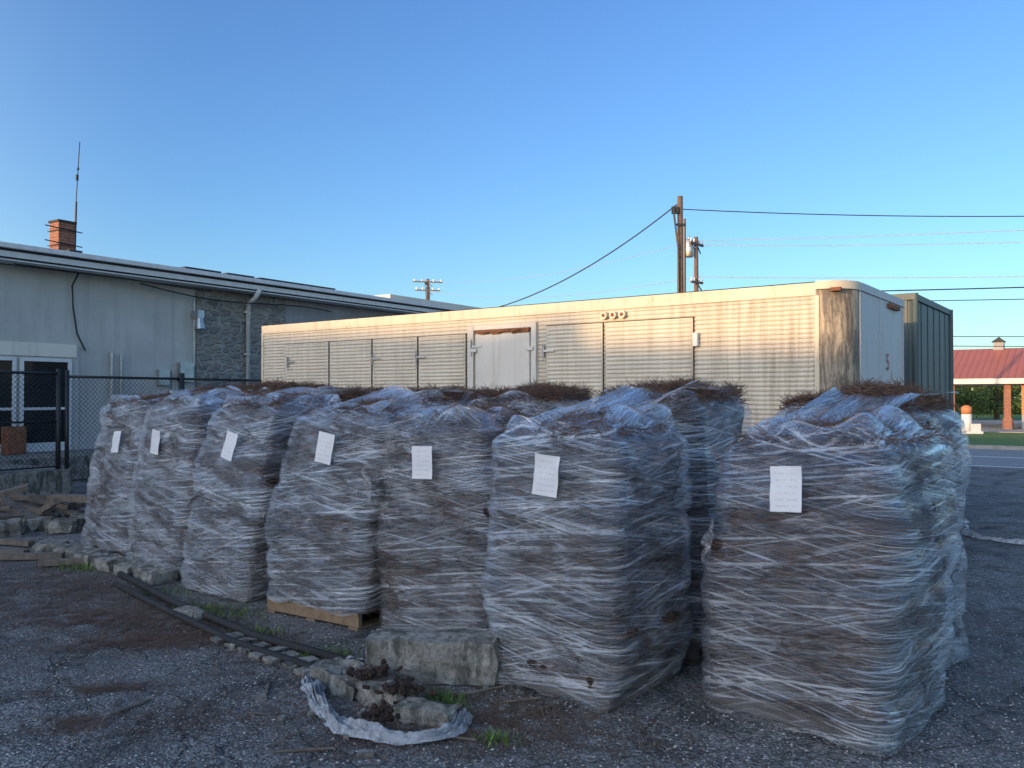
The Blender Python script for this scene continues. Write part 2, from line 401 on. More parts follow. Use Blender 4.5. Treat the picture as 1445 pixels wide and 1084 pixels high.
    mb.obj('side_needles',M['needle'],par); mb=MB()
    for _ in range(7500 if back else 2000):
        s=math.sqrt(rnd.random())*.99; p=topring[rnd.randrange(N)]; q=cen+(p-cen)*s
        zz=H+(1-s*s)*.03+tilt*(1-s**3)*max(0,(.5-(q.y-cen.y)/d))+.04*nz(Vector((q.x,q.y,0))*4+so)*(1-s)**.5
        a=rnd.uniform(0,6.28); el=abs(rnd.gauss(0,.5)); dv=Vector((math.cos(a)*math.cos(el),math.sin(a)*math.cos(el),math.sin(el)))
        needles(mb,Vector((q.x,q.y,zz+rnd.uniform(-.02,.085 if back else .05)*(.4+abs(nz(q*3+so))*1.6))),dv,rnd.uniform(.08,.2),.0040,Vector((-dv.y,dv.x,.3)).normalized())
    mb.obj('top_needles',M['needletop'],par)
    mb=MB()
    for _ in range(2 if back else 4):
        za=rnd.uniform(.3,H-.15); sl=rnd.uniform(-.4,.4); i0=rnd.randrange(N); ln=rnd.randrange(N//6,N//3); pts=[]
        for i in range(0,ln,3):
            p,nr,u=ring[(i0+i)%N]; z=min(H-.12,max(.1,za+sl*i*T/N)); v=surf(p,nr,u,z,True)+Vector((nr[0],nr[1],0))*.002; pts.append(v)
        if len(pts)>3: mb.tube(pts,[rnd.uniform(.0006,.0026) for _ in pts],5)
    mb.obj('film_strands',M['filmrope'],par,True)
    if bh:
        mb=MB(); uv=[]; A=36; B=44; a0=rnd.uniform(-.48,-.36); a1=rnd.uniform(.36,.48); sk_=rnd.uniform(-.15,.15)
        for j in range(B+1):
            f=j/B; 
            for i in range(A+1):
                g=i/A; x=(a0+(a1-a0)*g)*w*(1-.25*math.sin(math.pi*f))+sk_*f+ll.x; y=d/2-.10-f*(d+.45)+ll.y
                z=H+.045+(bh+.05-H)*min(1,f/.75)**1.2-.05*math.sin(math.pi*f)*(1-abs(2*g-1)**2)
                z+=.05*nz(Vector((g*5+sk_*9,f*2.2,seed)))+.022*abs(nz(Vector((g*16+f*3,f*3,seed+2))))+.05*abs(2*g-1)**3*math.sin(math.pi*f)
                y+=.05*nz(Vector((g*6,1,seed)))*(1 if j in(0,B) else .5)
                mb.v.append(Vector((x,y,z))); uv.append((f*1.4+seed*3,g*w+seed))
        for j in range(B):
            for i in range(A): q=j*(A+1)+i; mb.f.append([q,q+1,q+A+2,q+A+1])
        mb.obj('loose_film_drape',M['drape'],par,True,uv=uv)
    if not back and seed in (1,4):
        mb=MB(); uv=[]; sgn=1 if seed!=4 else -1; zc=.98 if seed==1 else 1.16
        for j in range(21):
            for i in range(9):
                f=j/20; g=i/8; wd_=.085*math.sin(math.pi*f)**.8*(1+.4*nz(Vector((f*5,seed,1))))
                mb.v.append(Vector((sgn*(w/2-.01+g*wd_)+.015*nz(Vector((g*4,f*6,seed))),d/2-.06+.06*nz(Vector((g*5,f*5,seed+3))),zc-.14+f*.26-.07*g+.02*nz(Vector((g*7,f*7,1)))))); uv.append((g*.2,f*.4+seed))
        for j in range(20):
            for i in range(8): q=j*9+i; mb.f.append([q,q+1,q+10,q+9])
        mb.obj('film_flap',M['drape'],par,True,uv=uv)
    mb=MB(); w2=w*.97; d2=d*.96
    for i in range(7): mb.box((-w2/2+.06+i*(w2-.12)/6,0,.123),(.095,d2,.018))
    for y in(-d2/2+.03,0,d2/2-.03): mb.box((0,y,.068),(w2*.98,.04,.09))
    for x in(-w2/2+.06,0,w2/2-.06): mb.box((x,0,.012),(.1,d2,.018))
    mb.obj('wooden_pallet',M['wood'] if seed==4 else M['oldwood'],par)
    if label:
        lx,lz,rot=label; mb=MB(); uv=[]
        best=min(range(N),key=lambda i:abs(ring[i][0][0]-lx)+(0 if ring[i][1][1]>.9 else 9))
        p,nr,u=ring[best]; mx=max(surf(p,nr,u,lz+q,True).y for q in(-.09,-.04,0,.04,.09)); base=surf(p,nr,u,lz,True); 
        t1=surf(p,nr,u,lz+.12,True); t0=surf(p,nr,u,lz-.12,True); sl=(t1.y-t0.y)/.24
        for j in range(7):
            for i in range(6):
                a=(i/5-.5)*.18; bb=(j/6-.5)*.245
                x=a*math.cos(rot)-bb*math.sin(rot); z=a*math.sin(rot)+bb*math.cos(rot)
                mb.v.append(Vector((base.x-x,mx+.010+sl*z*.6+.012*nz(Vector((a*12,bb*12,seed))),lz+z))); uv.append((i/5,j/6))
        for j in range(6):
            for i in range(5): mb.f.append([j*6+i,j*6+i+1,(j+1)*6+i+1,(j+1)*6+i])
        mb.obj('paper_label',M['label'],par,True,uv=uv)
    return par
F=[ # near, left, H, lean, label, mid, film hem
 ((1.84,4.22),(1.10,4.92),1.54,.10,(.03,1.30,.06),.06,.02),
 ((.56,4.76),(-.19,5.355),1.57,.04,(.0,1.33,-.08),.03,.025),
 ((-.17,6.06),(-1.06,6.54),1.60,.03,(.05,1.31,.02),.02,.02),
 ((-1.16,6.44),(-2.12,7.08),1.64,.20,(.0,1.39,-.15),.02,.12),
 ((-2.30,7.32),(-3.10,7.98),1.70,.20,(-.08,1.36,-.2),.02,.03),
 ((-3.24,8.22),(-4.12,9.03),1.72,.14,(.05,1.34,-.1),.02,.03),
 ((-4.34,9.45),(-5.28,10.28),1.70,.22,(-.1,1.28,.05),.02,.03)]
BH=[1.72,1.77,1.77,1.76,1.75,1.82,1.79]
for i,(a,b_,h,le,lab,mid,zf) in enumerate(F):
    stack(a,b_,h,le,i+1,lab,mid=mid,zf=zf,bh=BH[i] if i in(0,1,3,4,6) else None)
    stack(a,b_,BH[i],.03,i+21,None,back=True,tilt=.03,shift=.18 if i==0 else 0)
# ---------------------------------------------------------------- white trailer
def ribsheet(mb,x0,x1,z0,z1,y,pitch=.048,amp=.011):
    n=int((z1-z0)/pitch); p=(z1-z0)/n; prof=[(y,z0)]
    for i in range(n):
        z=z0+i*p
        for f,a in((.12,0),(.3,.8),(.5,1),(.7,.8),(.88,0)): prof.append((y+a*amp,z+f*p))
    prof.append((y,z1)); o=len(mb.v)
    for yy,zz in prof: mb.v+= [Vector((x0,yy,zz)),Vector((x1,yy,zz))]
    for i in range(len(prof)-1): mb.f.append([o+2*i,o+2*i+2,o+2*i+3,o+2*i+1])
C=(3.3,8.2,0); AT=math.atan2(.593,-.805)
tr=empty('semi_trailer',C,AT); LN=9.1; TW=2.62; TOP=2.94; BOT=.72
mb=MB(); ribsheet(mb,.30,LN-.05,BOT+.12,TOP-.13,.0); mb.obj('ribbed_side_panel',M['trw'],tr)
mb=MB(); mb.span((.33,-.02,TOP-.13),(LN,.018,TOP+.0)); mb.span((.33,-.02,BOT),(LN,.02,BOT+.12)); mb.span((.30,-.02,BOT+.12),(.345,.016,TOP-.13)); mb.span((LN-.05,-.02,BOT+.12),(LN,.022,TOP-.13)); mb.obj('side_rails',M['trrail'],tr,bev=.004)
mb=MB(); mb.span((.4,-TW,BOT),(LN-.01,-.03,TOP-.02)); mb.span((.05,-TW+.35,BOT+.01),(.4,-.35,TOP-.03)); mb.obj('box_body',M['trw'],tr)
def corner(cx,cy,a0,a1,r,z0,z1,mat,name,par):
    mb=MB(); K=14; zs=[z0+(z1-z0)*i/8 for i in range(9)]
    for z in zs:
        for k in range(K+1):
            a=a0+(a1-a0)*k/K; mb.v.append(Vector((cx+r*math.cos(a),cy+r*math.sin(a),z)))
    for j in range(8):
        for k in range(K): mb.f.append([j*(K+1)+k,j*(K+1)+k+1,(j+1)*(K+1)+k+1,(j+1)*(K+1)+k])
    mb.obj(name,mat,par,True)
rr=.33
corner(rr,-rr+.01,math.pi/2,math.pi,rr,BOT,TOP-.06,M['trcorner'],'rounded_nose_corner',tr)
corner(rr,-rr+.02,math.pi/2,math.pi,rr+.014,TOP-.07,TOP+.012,M['trrail'],'corner_cap',tr)
corner(rr,-TW+rr,math.pi,math.pi*1.5,rr,BOT,TOP-.06,M['trend'],'rounded_nose_corner_far',tr)
corner(rr,-TW+rr,math.pi,math.pi*1.5,rr+.014,TOP-.07,TOP+.012,M['trrail'],'corner_cap_far',tr)
mb=MB(); mb.span((-.0,-TW+rr,BOT),(.03,-rr,TOP-.07)); mb.obj('nose_panel',M['trend'],tr)
mb=MB(); mb.span((-.016,-TW+rr,TOP-.07),(.03,-rr,TOP+.012)); 
for y in(-1.16,): mb.span((-.007,y-.016,BOT),(.0,y+.016,TOP-.07))
for y in(-rr,-TW+rr): mb.span((-.009,y-.02,BOT),(-.001,y+.02,TOP-.07))
mb.span((-.012,-TW+rr,BOT),(-.002,-rr,BOT+.14)); mb.obj('nose_rails',M['trend'],tr)
mb=MB()
for y in(-1.12,-1.20,-.38,-2.24):
    for i in range(26): mb.box((-.006,y,BOT+.1+i*.08),(.008,.010,.010))
for i in range(110):
    mb.box((.40+i*.079,.0195,TOP-.035),(.010,.004,.010)); mb.box((.40+i*.079,.0195,TOP-.105),(.010,.004,.010))
mb.obj('rivets',M['trdoor'],tr)
mb=MB(); mb.box((-.02,-1.75,TOP-.12),(.03,.5,.05)); mb.obj('nose_light_bar',M['rust'],tr)
mb=MB(); pts=[]
for k in range(9):
    a=math.pi/2+math.pi/2*k/8; pts.append((rr+(rr+.01)*math.cos(a),-rr+.02+(rr)*math.sin(a)))
for k in range(9):
    a=math.pi+math.pi/2*k/8; pts.append((rr+(rr+.01)*math.cos(a),-TW+rr+(rr)*math.sin(a)))
pts+=[(LN,-TW),(LN,.0)]
mb.v+=[Vector((x,y,TOP+.008)) for x,y in pts]; mb.f.append(list(range(len(pts)))); mb.obj('roof',M['metal'],tr)
mb=MB(); gk=MB(); fr=MB()
for s0,s1,z0,z1 in((1.64,2.73,BOT+.2,2.66),(2.77,3.56,BOT+.2,2.66),(4.84,5.66,BOT+.2,2.62),(5.70,6.55,BOT+.2,2.62),(6.59,7.46,BOT+.2,2.62),(7.5,8.5,BOT+.2,2.62)):
    gk.span((s0-.010,.0,z0-.010),(s1+.010,.0165,z1+.010))
    ribsheet(mb,s0+.02,s1-.02,z0+.02,z1-.02,.022)
    for a,b_,c_,d_ in((s0,s0+.02,z0,z1),(s1-.02,s1,z0,z1),(s0+.02,s1-.02,z1-.02,z1),(s0+.02,s1-.02,z0,z0+.02)): fr.span((a,.01,c_),(b_,.028,d_))
gk.obj('door_gaskets',M['gasket'],tr); mb.obj('ribbed_side_doors',M['trw'],tr); fr.obj('side_door_frames',M['trw'],tr)
mb=MB(); mb.span((3.80,.0,BOT+.1),(4.66,.045,2.60)); mb.obj('smooth_entry_door',M['trdoor'],tr,bev=.008)
mb=MB(); mb.span((3.70,.0,BOT+.1),(3.775,.05,2.72)); mb.span((4.69,.0,BOT+.1),(4.78,.05,2.72)); mb.span((3.775,.0,2.66),(4.69,.045,2.72)); mb.obj('entry_door_frame',M['trdoor'],tr,bev=.005)
mb=MB(); mb.span((3.80,.0,2.625),(4.66,.055,2.655)); 
for i in range(14): x=U(3.85,4.6); mb.box((x,.05,2.63+U(-.02,.01)),(U(.04,.12),.012,U(.02,.04)))
mb.obj('rusted_header',M['rust'],tr)
mb=MB()
for x,z in((3.60,2.36),(5.70,2.34),(6.56,2.34),(8.42,2.34),(4.72,2.45)):
    mb.box((x,.04,z),(.04,.02,.14)); mb.box((x-.08,.045,z),(.18,.014,.025)); mb.tube([(x,.035,z-.12),(x,.058,z-.12),(x,.058,z+.10)],.009)
for x in(3.785,4.675):
    for z in (1.1,1.75,2.4): mb.box((x,.06,z),(.1,.02,.05))
mb.obj('hinges_and_latches',M['metal'],tr,bev=.003)
mb=MB(); mb.box((1.6,.04,2.42),(.06,.05,.15)); mb.obj('marker_lamp',M['whitemetal'],tr,bev=.01)
mb=MB()
for x in(2.50,2.62,2.74): mb.tube([(x,.015,2.745),(x,.06,2.745)],.045,16)
mb.obj('round_vents',M['trrail'],tr)
mb=MB()
for x in(2.50,2.62,2.74): mb.tube([(x,.06,2.745),(x,.063,2.745)],.022,12)
mb.box((.14,.0,2.86),(.1,.05,.035)); mb.obj('vent_grilles',M['rust'],tr)
tc=bpy.data.curves.new('unit_number','FONT'); tc.body='5'; tc.size=.26; tc.extrude=.001
to=bpy.data.objects.new('unit_number',tc); sc.collection.objects.link(to); to.parent=tr
to.matrix_local=Matrix.Translation((-.012,-1.42,2.10))@Matrix(((0,0,-1,0),(-1,0,0,0),(0,1,0,0),(0,0,0,1)))
tc.materials.append(M['red'])
def wheels(par,xs,tw,r=.48):
    mb=MB(); hb=MB()
    for x in xs:
        for y in(-.16,-.45,-tw+.45,-tw+.16):
            mb.tube([(x,y-.12,r),(x,y-.1,r),(x,y+.1,r),(x,y+.12,r)],[r*.9,r,r,r*.9],28); hb.tube([(x,y-.125,r),(x,y+.125,r)],.22,16)
        hb.tube([(x,-.1,r),(x,-tw+.1,r)],.07,10)
    mb.obj('tyres',M['dark'],par,True); hb.obj('hubs_and_axles',M['metal'],par)
wheels(tr,(7.2,8.3),TW,.36)
mb=MB()
for y in(-.4,-TW+.4): mb.span((2.2,y-.06,.05),(2.32,y+.06,BOT)); mb.box((2.26,y,.03),(.3,.25,.04))
for y in(-.8,-TW+.8): mb.span((1,y-.05,BOT-.16),(LN-.2,y+.05,BOT-.001))
mb.obj('landing_gear_and_chassis',M['rust'],tr)
# ---------------------------------------------------------------- green trailer
g=empty('semi_trailer',(5.42,11.35,0),AT); GT=3.20; GB=.82
mb=MB(); mb.span((.0,-2.75,GB),(11.5,0,GT-.05)); mb.obj('box_body',M['green'],g,bev=.06)
mb=MB(); mb.span((-.02,-2.77,GT-.09),(11.52,.02,GT)); mb.span((-.02,-2.77,GB-.02),(11.52,.02,GB+.12))
for i in range(1,6): y=-2.75*i/6; mb.span((-.010,y-.012,GB+.12),(-.001,y+.012,GT-.09))
for i in range(24): x=.1+i*.48; mb.span((x-.02,.001,GB+.12),(x+.02,.015,GT-.09))
for y in (-.02,-2.74): mb.tube([(-.01,y,GB),(-.01,y,GT)],.04)
mb.obj('rails_and_posts',M['green'],g,bev=.004)
wheels(g,(9,10.2),2.6,.4)
mb=MB()
for y in(-.4,-2.2): mb.span((2.2,y-.06,.05),(2.32,y+.06,GB)); mb.box((2.26,y,.03),(.3,.25,.04))
mb.span((.2,-1.9,GB-.2),(11.3,-1.8,GB-.021)); mb.span((.2,-.8,GB-.2),(11.3,-.7,GB-.021)); mb.obj('landing_gear_and_chassis',M['rust'],g)
# ---------------------------------------------------------------- long building (left)
BA=math.atan2(.835,.55); bl=empty('stone_and_stucco_building',(-11.2,18.5,0),BA)
mb=MB(); mb.span((-16,0,0),(4.92,9,4.72)); mb.obj('stucco_wall',M['stucco'],bl)
mb=MB(); mb.span((4.92,-.05,0),(8.0,8.9,4.72)); mb.obj('stone_wall',M['stone'],bl)
mb=MB(); mb.span((8.0,.0,0),(17.5,9,4.72)); mb.obj('side_wall',M['siding'],bl)
mb=MB(); mb.span((-16.5,-.55,4.86),(17.8,9.4,5.10)); mb.obj('roof',M['roofdark'],bl)
mb=MB(); mb.span((-16.5,-.56,4.73),(17.8,-.02,4.765)); 
mb.span((-16.4,-.60,4.80),(17.75,-.562,4.93)); mb.span((-16.5,-.72,4.98),(17.8,-.605,5.09)); mb.obj('fascia_and_gutter',M['whitemetal'],bl,bev=.01)
mb=MB(); mb.span((-16.3,-.53,4.765),(17.7,-.03,4.86)); 
for x0,x1 in((4.1,5.2),(5.4,6.3),(6.5,9.4),(1.1,1.4)): mb.span((x0,-.70,5.101),(x1,.1,5.14))
mb.obj('roof_edge_trim',M['roofdark'],bl)
mb=MB(); mb.span((12.2,-.45,5.101),(17.6,3,5.27)); mb.obj('raised_roof_curb',M['cream'],bl)
mb=MB(); mb.tube([(6.55,-.62,4.82),(6.55,-.45,4.6),(6.55,-.13,4.45),(6.55,-.13,.1)],.07,10)
for z in (1.5,3,4.2): mb.box((6.55,-.1,z),(.2,.1,.04))
mb.obj('downspout',M['whitemetal'],bl,True)
mb=MB(); mb.tube([(3.1+.5*i,-.3,4.62-.12*math.sin(i*.4)-.02*i) for i in range(14)],.018,5)
mb.tube([(1.55,-.3,4.7),(1.5,-.1,4.4),(1.55,-.06,3.9),(1.65,-.05,3.3),(1.85,-.05,2.9)],.02,5)
mb.tube([(0,-.5,4.68),(2.5,-.52,4.66),(5,-.5,4.6)],.018,5); mb.obj('cables',M['wire'],bl)
mb=MB(); mb.box((4.85,-.2,4.0),(.2,.26,.2)); mb.tube([(4.85,-.25,3.95),(4.85,-.28,3.6)],[.08,.14],12); mb.tube([(4.8,-.1,4.4),(4.8,-.1,2.6)],.025)
mb.box((4.55,-.09,2.45),(.4,.16,.5)); mb.box((3.9,-.08,2.3),(.3,.14,.4)); mb.tube([(4.2,-.06,2.5),(4.2,-.06,1.0)],.03); mb.tube([(2.5,-.06,2.9),(2.5,-.06,.6)],.04); mb.tube([(2.75,-.06,2.85),(2.75,-.06,.6)],.03)
mb.obj('wall_lamp_and_conduit',M['metal'],bl)
mb=MB(); mb.span((1.55,.6,5.1),(1.95,1.0,6.0)); mb.obj('chimney',M['brick'],bl)
mb=MB(); mb.span((1.52,.57,6.0),(1.98,1.03,6.05)); mb.obj('chimney_cap',M['roofdark'],bl)
mb=MB(); mb.tube([(2.05,.8,5.1),(2.08,.8,6.6)],.028); mb.tube([(2.08,.8,6.6),(2.16,.8,8.1)],.011,6); 
for z in(5.45,5.8): mb.tube([(1.2,.55,z+.05),(2.1,.55,z)],.014,5); mb.tube([(1.53,.5,z),(1.53,1.05,z)],.014,5)
mb.box((2.1,.8,7.2),(.05,.05,.14)); mb.box((2.12,.8,7.42),(.04,.04,.06)); mb.obj('antenna_mast',M['black'],bl)
DZ=.56
mb=MB(); mb.span((-3.2,-.06,DZ),(1.7,-.001,3.02)); mb.obj('entrance_surround',M['stucco'],bl)
mb=MB(); mb.span((-3.0,-.10,2.72),(1.62,-.061,3.02)); mb.obj('entrance_sign_board',M['cream'],bl)
mb=MB(); 
for x0,x1 in((-2.9,-1.9),(-1.82,-.82),(-.74,.26),(.34,1.5)):
    mb.span((x0+.08,-.085,DZ+.2),(x1-.08,-.07,2.6))
mb.obj('door_glass',M['glass'],bl)
mb=MB()
for x0,x1 in((-2.9,-1.9),(-1.82,-.82),(-.74,.26),(.34,1.5)):
    mb.span((x0,-.12,DZ),(x0+.08,-.061,2.68)); mb.span((x1-.08,-.12,DZ),(x1,-.061,2.68)); mb.span((x0+.08,-.12,2.6),(x1-.08,-.061,2.68)); mb.span((x0+.08,-.12,DZ),(x1-.08,-.061,DZ+.2)); mb.span((x0+.08,-.118,1.5),(x1-.08,-.061,1.56))
mb.obj('door_frames',M['whitemetal'],bl,bev=.004)
mb=MB(); mb.span((-.2,-.7,DZ),(.2,-.4,DZ+.6)); mb.obj('rusty_bin',M['rust'],bl,bev=.02)
mb=MB(); mb.span((-16,-5.2,0),(-1.3,-.001,DZ)); mb.obj('loading_dock',M['block'],bl,bev=.02)
mb=MB(); mb.span((-1.299,-2.2,0),(2.6,-.001,DZ-.003)); mb.obj('concrete_landing',M['block'],bl)
# ---------------------------------------------------------------- fence
fe=empty('chain_link_fence',(-11.2,18.5,0),BA)
yf=-5.1
mb=MB(); wr=MB()
def fpanel(x0,x1,z0,z1,y,gate=False):
    mb.tube([(x0,y,z1),(x1,y,z1)],.024,8); mb.tube([(x0,y,z0+.05),(x1,y,z0+.05)],.015,6)
    if gate: mb.tube([(x0,y,(z0+z1)/2),(x1,y,(z0+z1)/2)],.02,6)
    hgt=z1-z0-.05; n=int((x1-x0+hgt)/.085)
    for i in range(n):
        for sgn in(1,-1):
            a=x0-hgt+i*.085 if sgn>0 else x0+i*.085
            xa,za=(a,z0+.05); xb,zb=(a+sgn*hgt,z1)
            if max(xa,xb)<=x0 or min(xa,xb)>=x1: continue
            k=(zb-za)/(xb-xa)
            if xa<x0: za+=k*(x0-xa); xa=x0
            if xb<x0: zb+=k*(x0-xb); xb=x0
            if xa>x1: za+=k*(x1-xa); xa=x1
            if xb>x1: zb+=k*(x1-xb); xb=x1
            wr.tube([(xa,y+sgn*.003,za),(xb,y+sgn*.003,zb)],.0035,4,False)
posts=[-9.3,-6.3,-3.5,-1.5]
for i in range(len(posts)-1): fpanel(posts[i],posts[i+1],DZ,2.2,yf,True)
for x in posts: mb.tube([(x,yf,0),(x,yf,2.28)],.04,10)
p2=[-1.35,.9,3.2,5.6,8]
for i in range(len(p2)-1): fpanel(p2[i],p2[i+1],.3,2.15,yf)
for x in p2: mb.tube([(x,yf,0),(x,yf,2.26)],.035 if x!=.9 else .06,10)
mb.obj('posts_and_rails',M['black'],fe,True); wr.obj('chain_link_mesh',M['black'],fe)
# ---------------------------------------------------------------- utility poles and wires
def upole(x,y,h,r,arms,trans=False):
    p=empty('utility_pole',(x,y,0)); mb=MB(); mb.tube([(0,0,0),(0,0,h*.5),(0,0,h)],[r*1.2,r*1.05,r*.85],12); mb.obj('pole',M['pole'],p,True)
    mb=MB(); ins=MB()
    for z,L,a in arms:
        mb.box((0,-r,z),(L,.1,.12),a)
        for k in(-.45,-.2,.2,.45):
            ins.tube([(math.cos(a)*L*k,math.sin(a)*L*k-r,z+.05),(math.cos(a)*L*k,math.sin(a)*L*k-r,z+.22)],.045,8)
        mb.box((math.cos(a)*.25,math.sin(a)*.25-r,z-.25),(.6,.05,.05),a,0,.8)
    if arms: mb.obj('crossarms',M['greywood'],p); ins.obj('insulators',M['metal'],p)
    if trans:
        t_=MB(); t_.tube([(-.4,-.1,h-1.1),(-.4,-.1,h-1.05),(-.4,-.1,h-.2),(-.4,-.1,h-.15)],[.2,.24,.24,.18],14); t_.box((-.15,-.1,h-.6),(.35,.08,.1)); t_.tube([(-.4,-.1,h-.15),(-.4,-.1,h+.05)],.04); t_.obj('transformer',M['metal'],p,True)
    else:
        t_=MB(); t_.tube([(-.05,-r,h*.35),(-.1,-r-.05,h*.8),(-.25,-r-.1,h-.4)],.03,6); t_.box((-.18,-r,h-.45),(.2,.1,.22)); t_.box((.0,-r-.02,h-.9),(.3,.06,.06)); t_.tube([(r+.03,-.05,1),(r+.03,-.05,h-.7)],.035,6); t_.obj('service_riser',M['black'],p)
    return p
upole(5.2,26,8.0,.10,[])
upole(9.85,45,10.35,.13,[(9.95,1.5,.9),(7.9,1.0,.7)],True)
upole(-8,80,13.0,.16,[(12.7,2.8,.25),(11.9,2.4,.25)])
wires=empty('overhead_cables'); wb=MB(); wl=MB()
def wire(B,a,b_,sag,r,n=24):
    a=Vector(a); b_=Vector(b_); B.tube([a.lerp(b_,i/n)-Vector((0,0,sag*4*(i/n)*(1-i/n))) for i in range(n+1)],r,5)
wire(wb,(5.1,26,7.75),(-.95,33,5.2),.45,.022)
wire(wb,(5.25,26,7.6),(30,24,7.7),.45,.016)
wire(wb,(5.25,26,4.95),(32,24,5.6),.12,.020); wire(wb,(5.25,26,4.7),(32,25,5.25),.15,.014)
wire(wb,(5.25,26,3.75),(32,26,3.75),.1,.012); wire(wb,(5.25,26,3.45),(32,26,3.45),.1,.012)
wire(wl,(9.9,45,10.15),(53,30,10.2),.5,.016); wire(wl,(10.3,45,9.9),(53,32,9.6),.6,.016)
wire(wl,(9.5,45,10.1),(-8.5,80,12.9),.9,.012); wire(wl,(9.8,45,8.2),(-8,80,11.9),.9,.014)
wire(wl,(9.9,45,8.2),(53,33,7.6),.4,.018)
wb.obj('black_cables',M['wire'],wires); wl.obj('aluminium_cables',M['wirelite'],wires)
# ---------------------------------------------------------------- roadside station building
gs=empty('service_station',(24,45,0),math.atan2(-.593,.805))
mb=MB(); e0=2.75
mb.quad((-6.5,-.8,e0),(14,-.8,e0),(11,3.6,4.5),(-3,3.6,4.5)); mb.quad((14,8,e0),(-6.5,8,e0),(-3,3.6,4.5),(11,3.6,4.5)); mb.quad((-6.5,8,e0),(-6.5,-.8,e0),(-3,3.6,4.5)); mb.quad((14,-.8,e0),(14,8,e0),(11,3.6,4.5)); mb.obj('hipped_metal_roof',M['metalroof'],gs)
mb=MB(); mb.span((-6.52,-.83,e0-.28),(14.02,8.02,e0-.005)); mb.obj('eave_fascia',M['cream'],gs)
mb=MB()
for x in(-6,-3.3,-.6,1.98): mb.span((x,-.4,0),(x+.32,-.05,e0-.28)); mb.span((x-.06,-.46,0),(x+.38,.01,.7))
mb.obj('columns',M['brick'],gs)
mb=MB(); mb.span((2.75,-.1,.9),(9,.2,e0-.28)); mb.span((8.5,.2,0),(9,7.8,e0-.28)); mb.obj('orange_wall',M['orange'],gs)
mb=MB(); mb.span((2.75,-.12,0),(9,.22,.9)); mb.obj('dark_plinth',M['siding'],gs)
mb=MB(); mb.span((1.1,3.3,4.4),(1.6,3.8,4.85)); mb.obj('cupola',M['siding'],gs)
mb=MB(); mb.quad((1.0,3.2,4.85),(1.7,3.2,4.85),(1.35,3.55,5.15)); mb.quad((1.7,3.2,4.85),(1.7,3.9,4.85),(1.35,3.55,5.15)); mb.quad((1.7,3.9,4.85),(1.0,3.9,4.85),(1.35,3.55,5.15)); mb.quad((1.0,3.9,4.85),(1.0,3.2,4.85),(1.35,3.55,5.15)); mb.obj('cupola_roof',M['roofdark'],gs)
cy=empty('air_pump_kiosk',(20.9,38.8,.11))
mb=MB(); mb.tube([(0,0,.1),(0,0,.9)],.22,16); mb.obj('body',M['whitemetal'],cy,True)
mb=MB(); mb.tube([(0,0,.9),(0,0,1.2),(0,0,1.3)],[.225,.225,.1],16); mb.obj('orange_top',M['orange'],cy,True)
mb=MB(); mb.box((.15,0,.05),(.9,.6,.12)); mb.box((.3,-.05,.28),(.5,.3,.35)); mb.obj('base_cabinet',M['whitemetal'],cy)
def tree(x,y,h,seed,crown=1.0):
    rn=random.Random(seed); p=empty('tree',(x,y,0)); mb=MB(); mb.tube([(0,0,0),(.05,0,h*.25),(0,.1,h*.55),(.1,0,h*.85)],[h*.03,h*.024,h*.014,h*.004],9)
    cl=[]
    for i in range(16):
        a=rn.uniform(0,6.28); z=rn.uniform(.12,.6)*h; L=rn.uniform(.15,.34)*h*crown; q=Vector((math.cos(a)*L,math.sin(a)*L,z+L*.5)); mb.tube([(0,0,z),tuple(q*.5+Vector((0,0,z*.5))),tuple(q)],[h*.012,h*.008,h*.003],6); cl.append(q)
        cl.append(q*.6+Vector((0,0,z*.6)))
    mb.obj('trunk_and_limbs',M['trunk'],p,True)
    lf=MB()
    for q in cl+[Vector((0,0,h*.8)),Vector((0,0,h*.93))]:
        rad=rn.uniform(.09,.17)*h
        for k in range(170):
            d=Vector((rn.gauss(0,.5),rn.gauss(0,.5),rn.gauss(0,.4)))*rad; c=q+d; s_=h*.017*rn.uniform(.6,1.5)
            a=Vector((rn.gauss(0,1),rn.gauss(0,1),rn.gauss(0,1))).normalized(); b_=a.cross(Vector((rn.gauss(0,1),rn.gauss(0,1),rn.gauss(0,1)))).normalized()
            lf.quad(c-a*s_,c+b_*s_*.6,c+a*s_,c-b_*s_*.6)
    lf.obj('foliage',M['leaf'],p)
tree(33,61,3.9,1,1.4); tree(38,66,4.2,2,1.3); tree(30.5,60,3.8,3,1.4); tree(35.5,62,4.0,5,1.4)
tl=MB(); rn=random.Random(9)
for k in range(11000):
    x=rn.uniform(10,75); y=84+rn.gauss(0,2.5); z=abs(rn.gauss(0,1))*1.1+.2+.8*nz(Vector((x*.2,0,0))); s_=rn.uniform(.15,.4); a=Vector((rn.gauss(0,1),rn.gauss(0,1),rn.gauss(0,1))).normalized(); b_=a.cross(Vector((0,.3,1))).normalized(); c=Vector((x,y,z)); tl.quad(c-a*s_,c+b_*s_*.6,c+a*s_,c-b_*s_*.6)
tl.obj('hedgerow',M['leaf'])
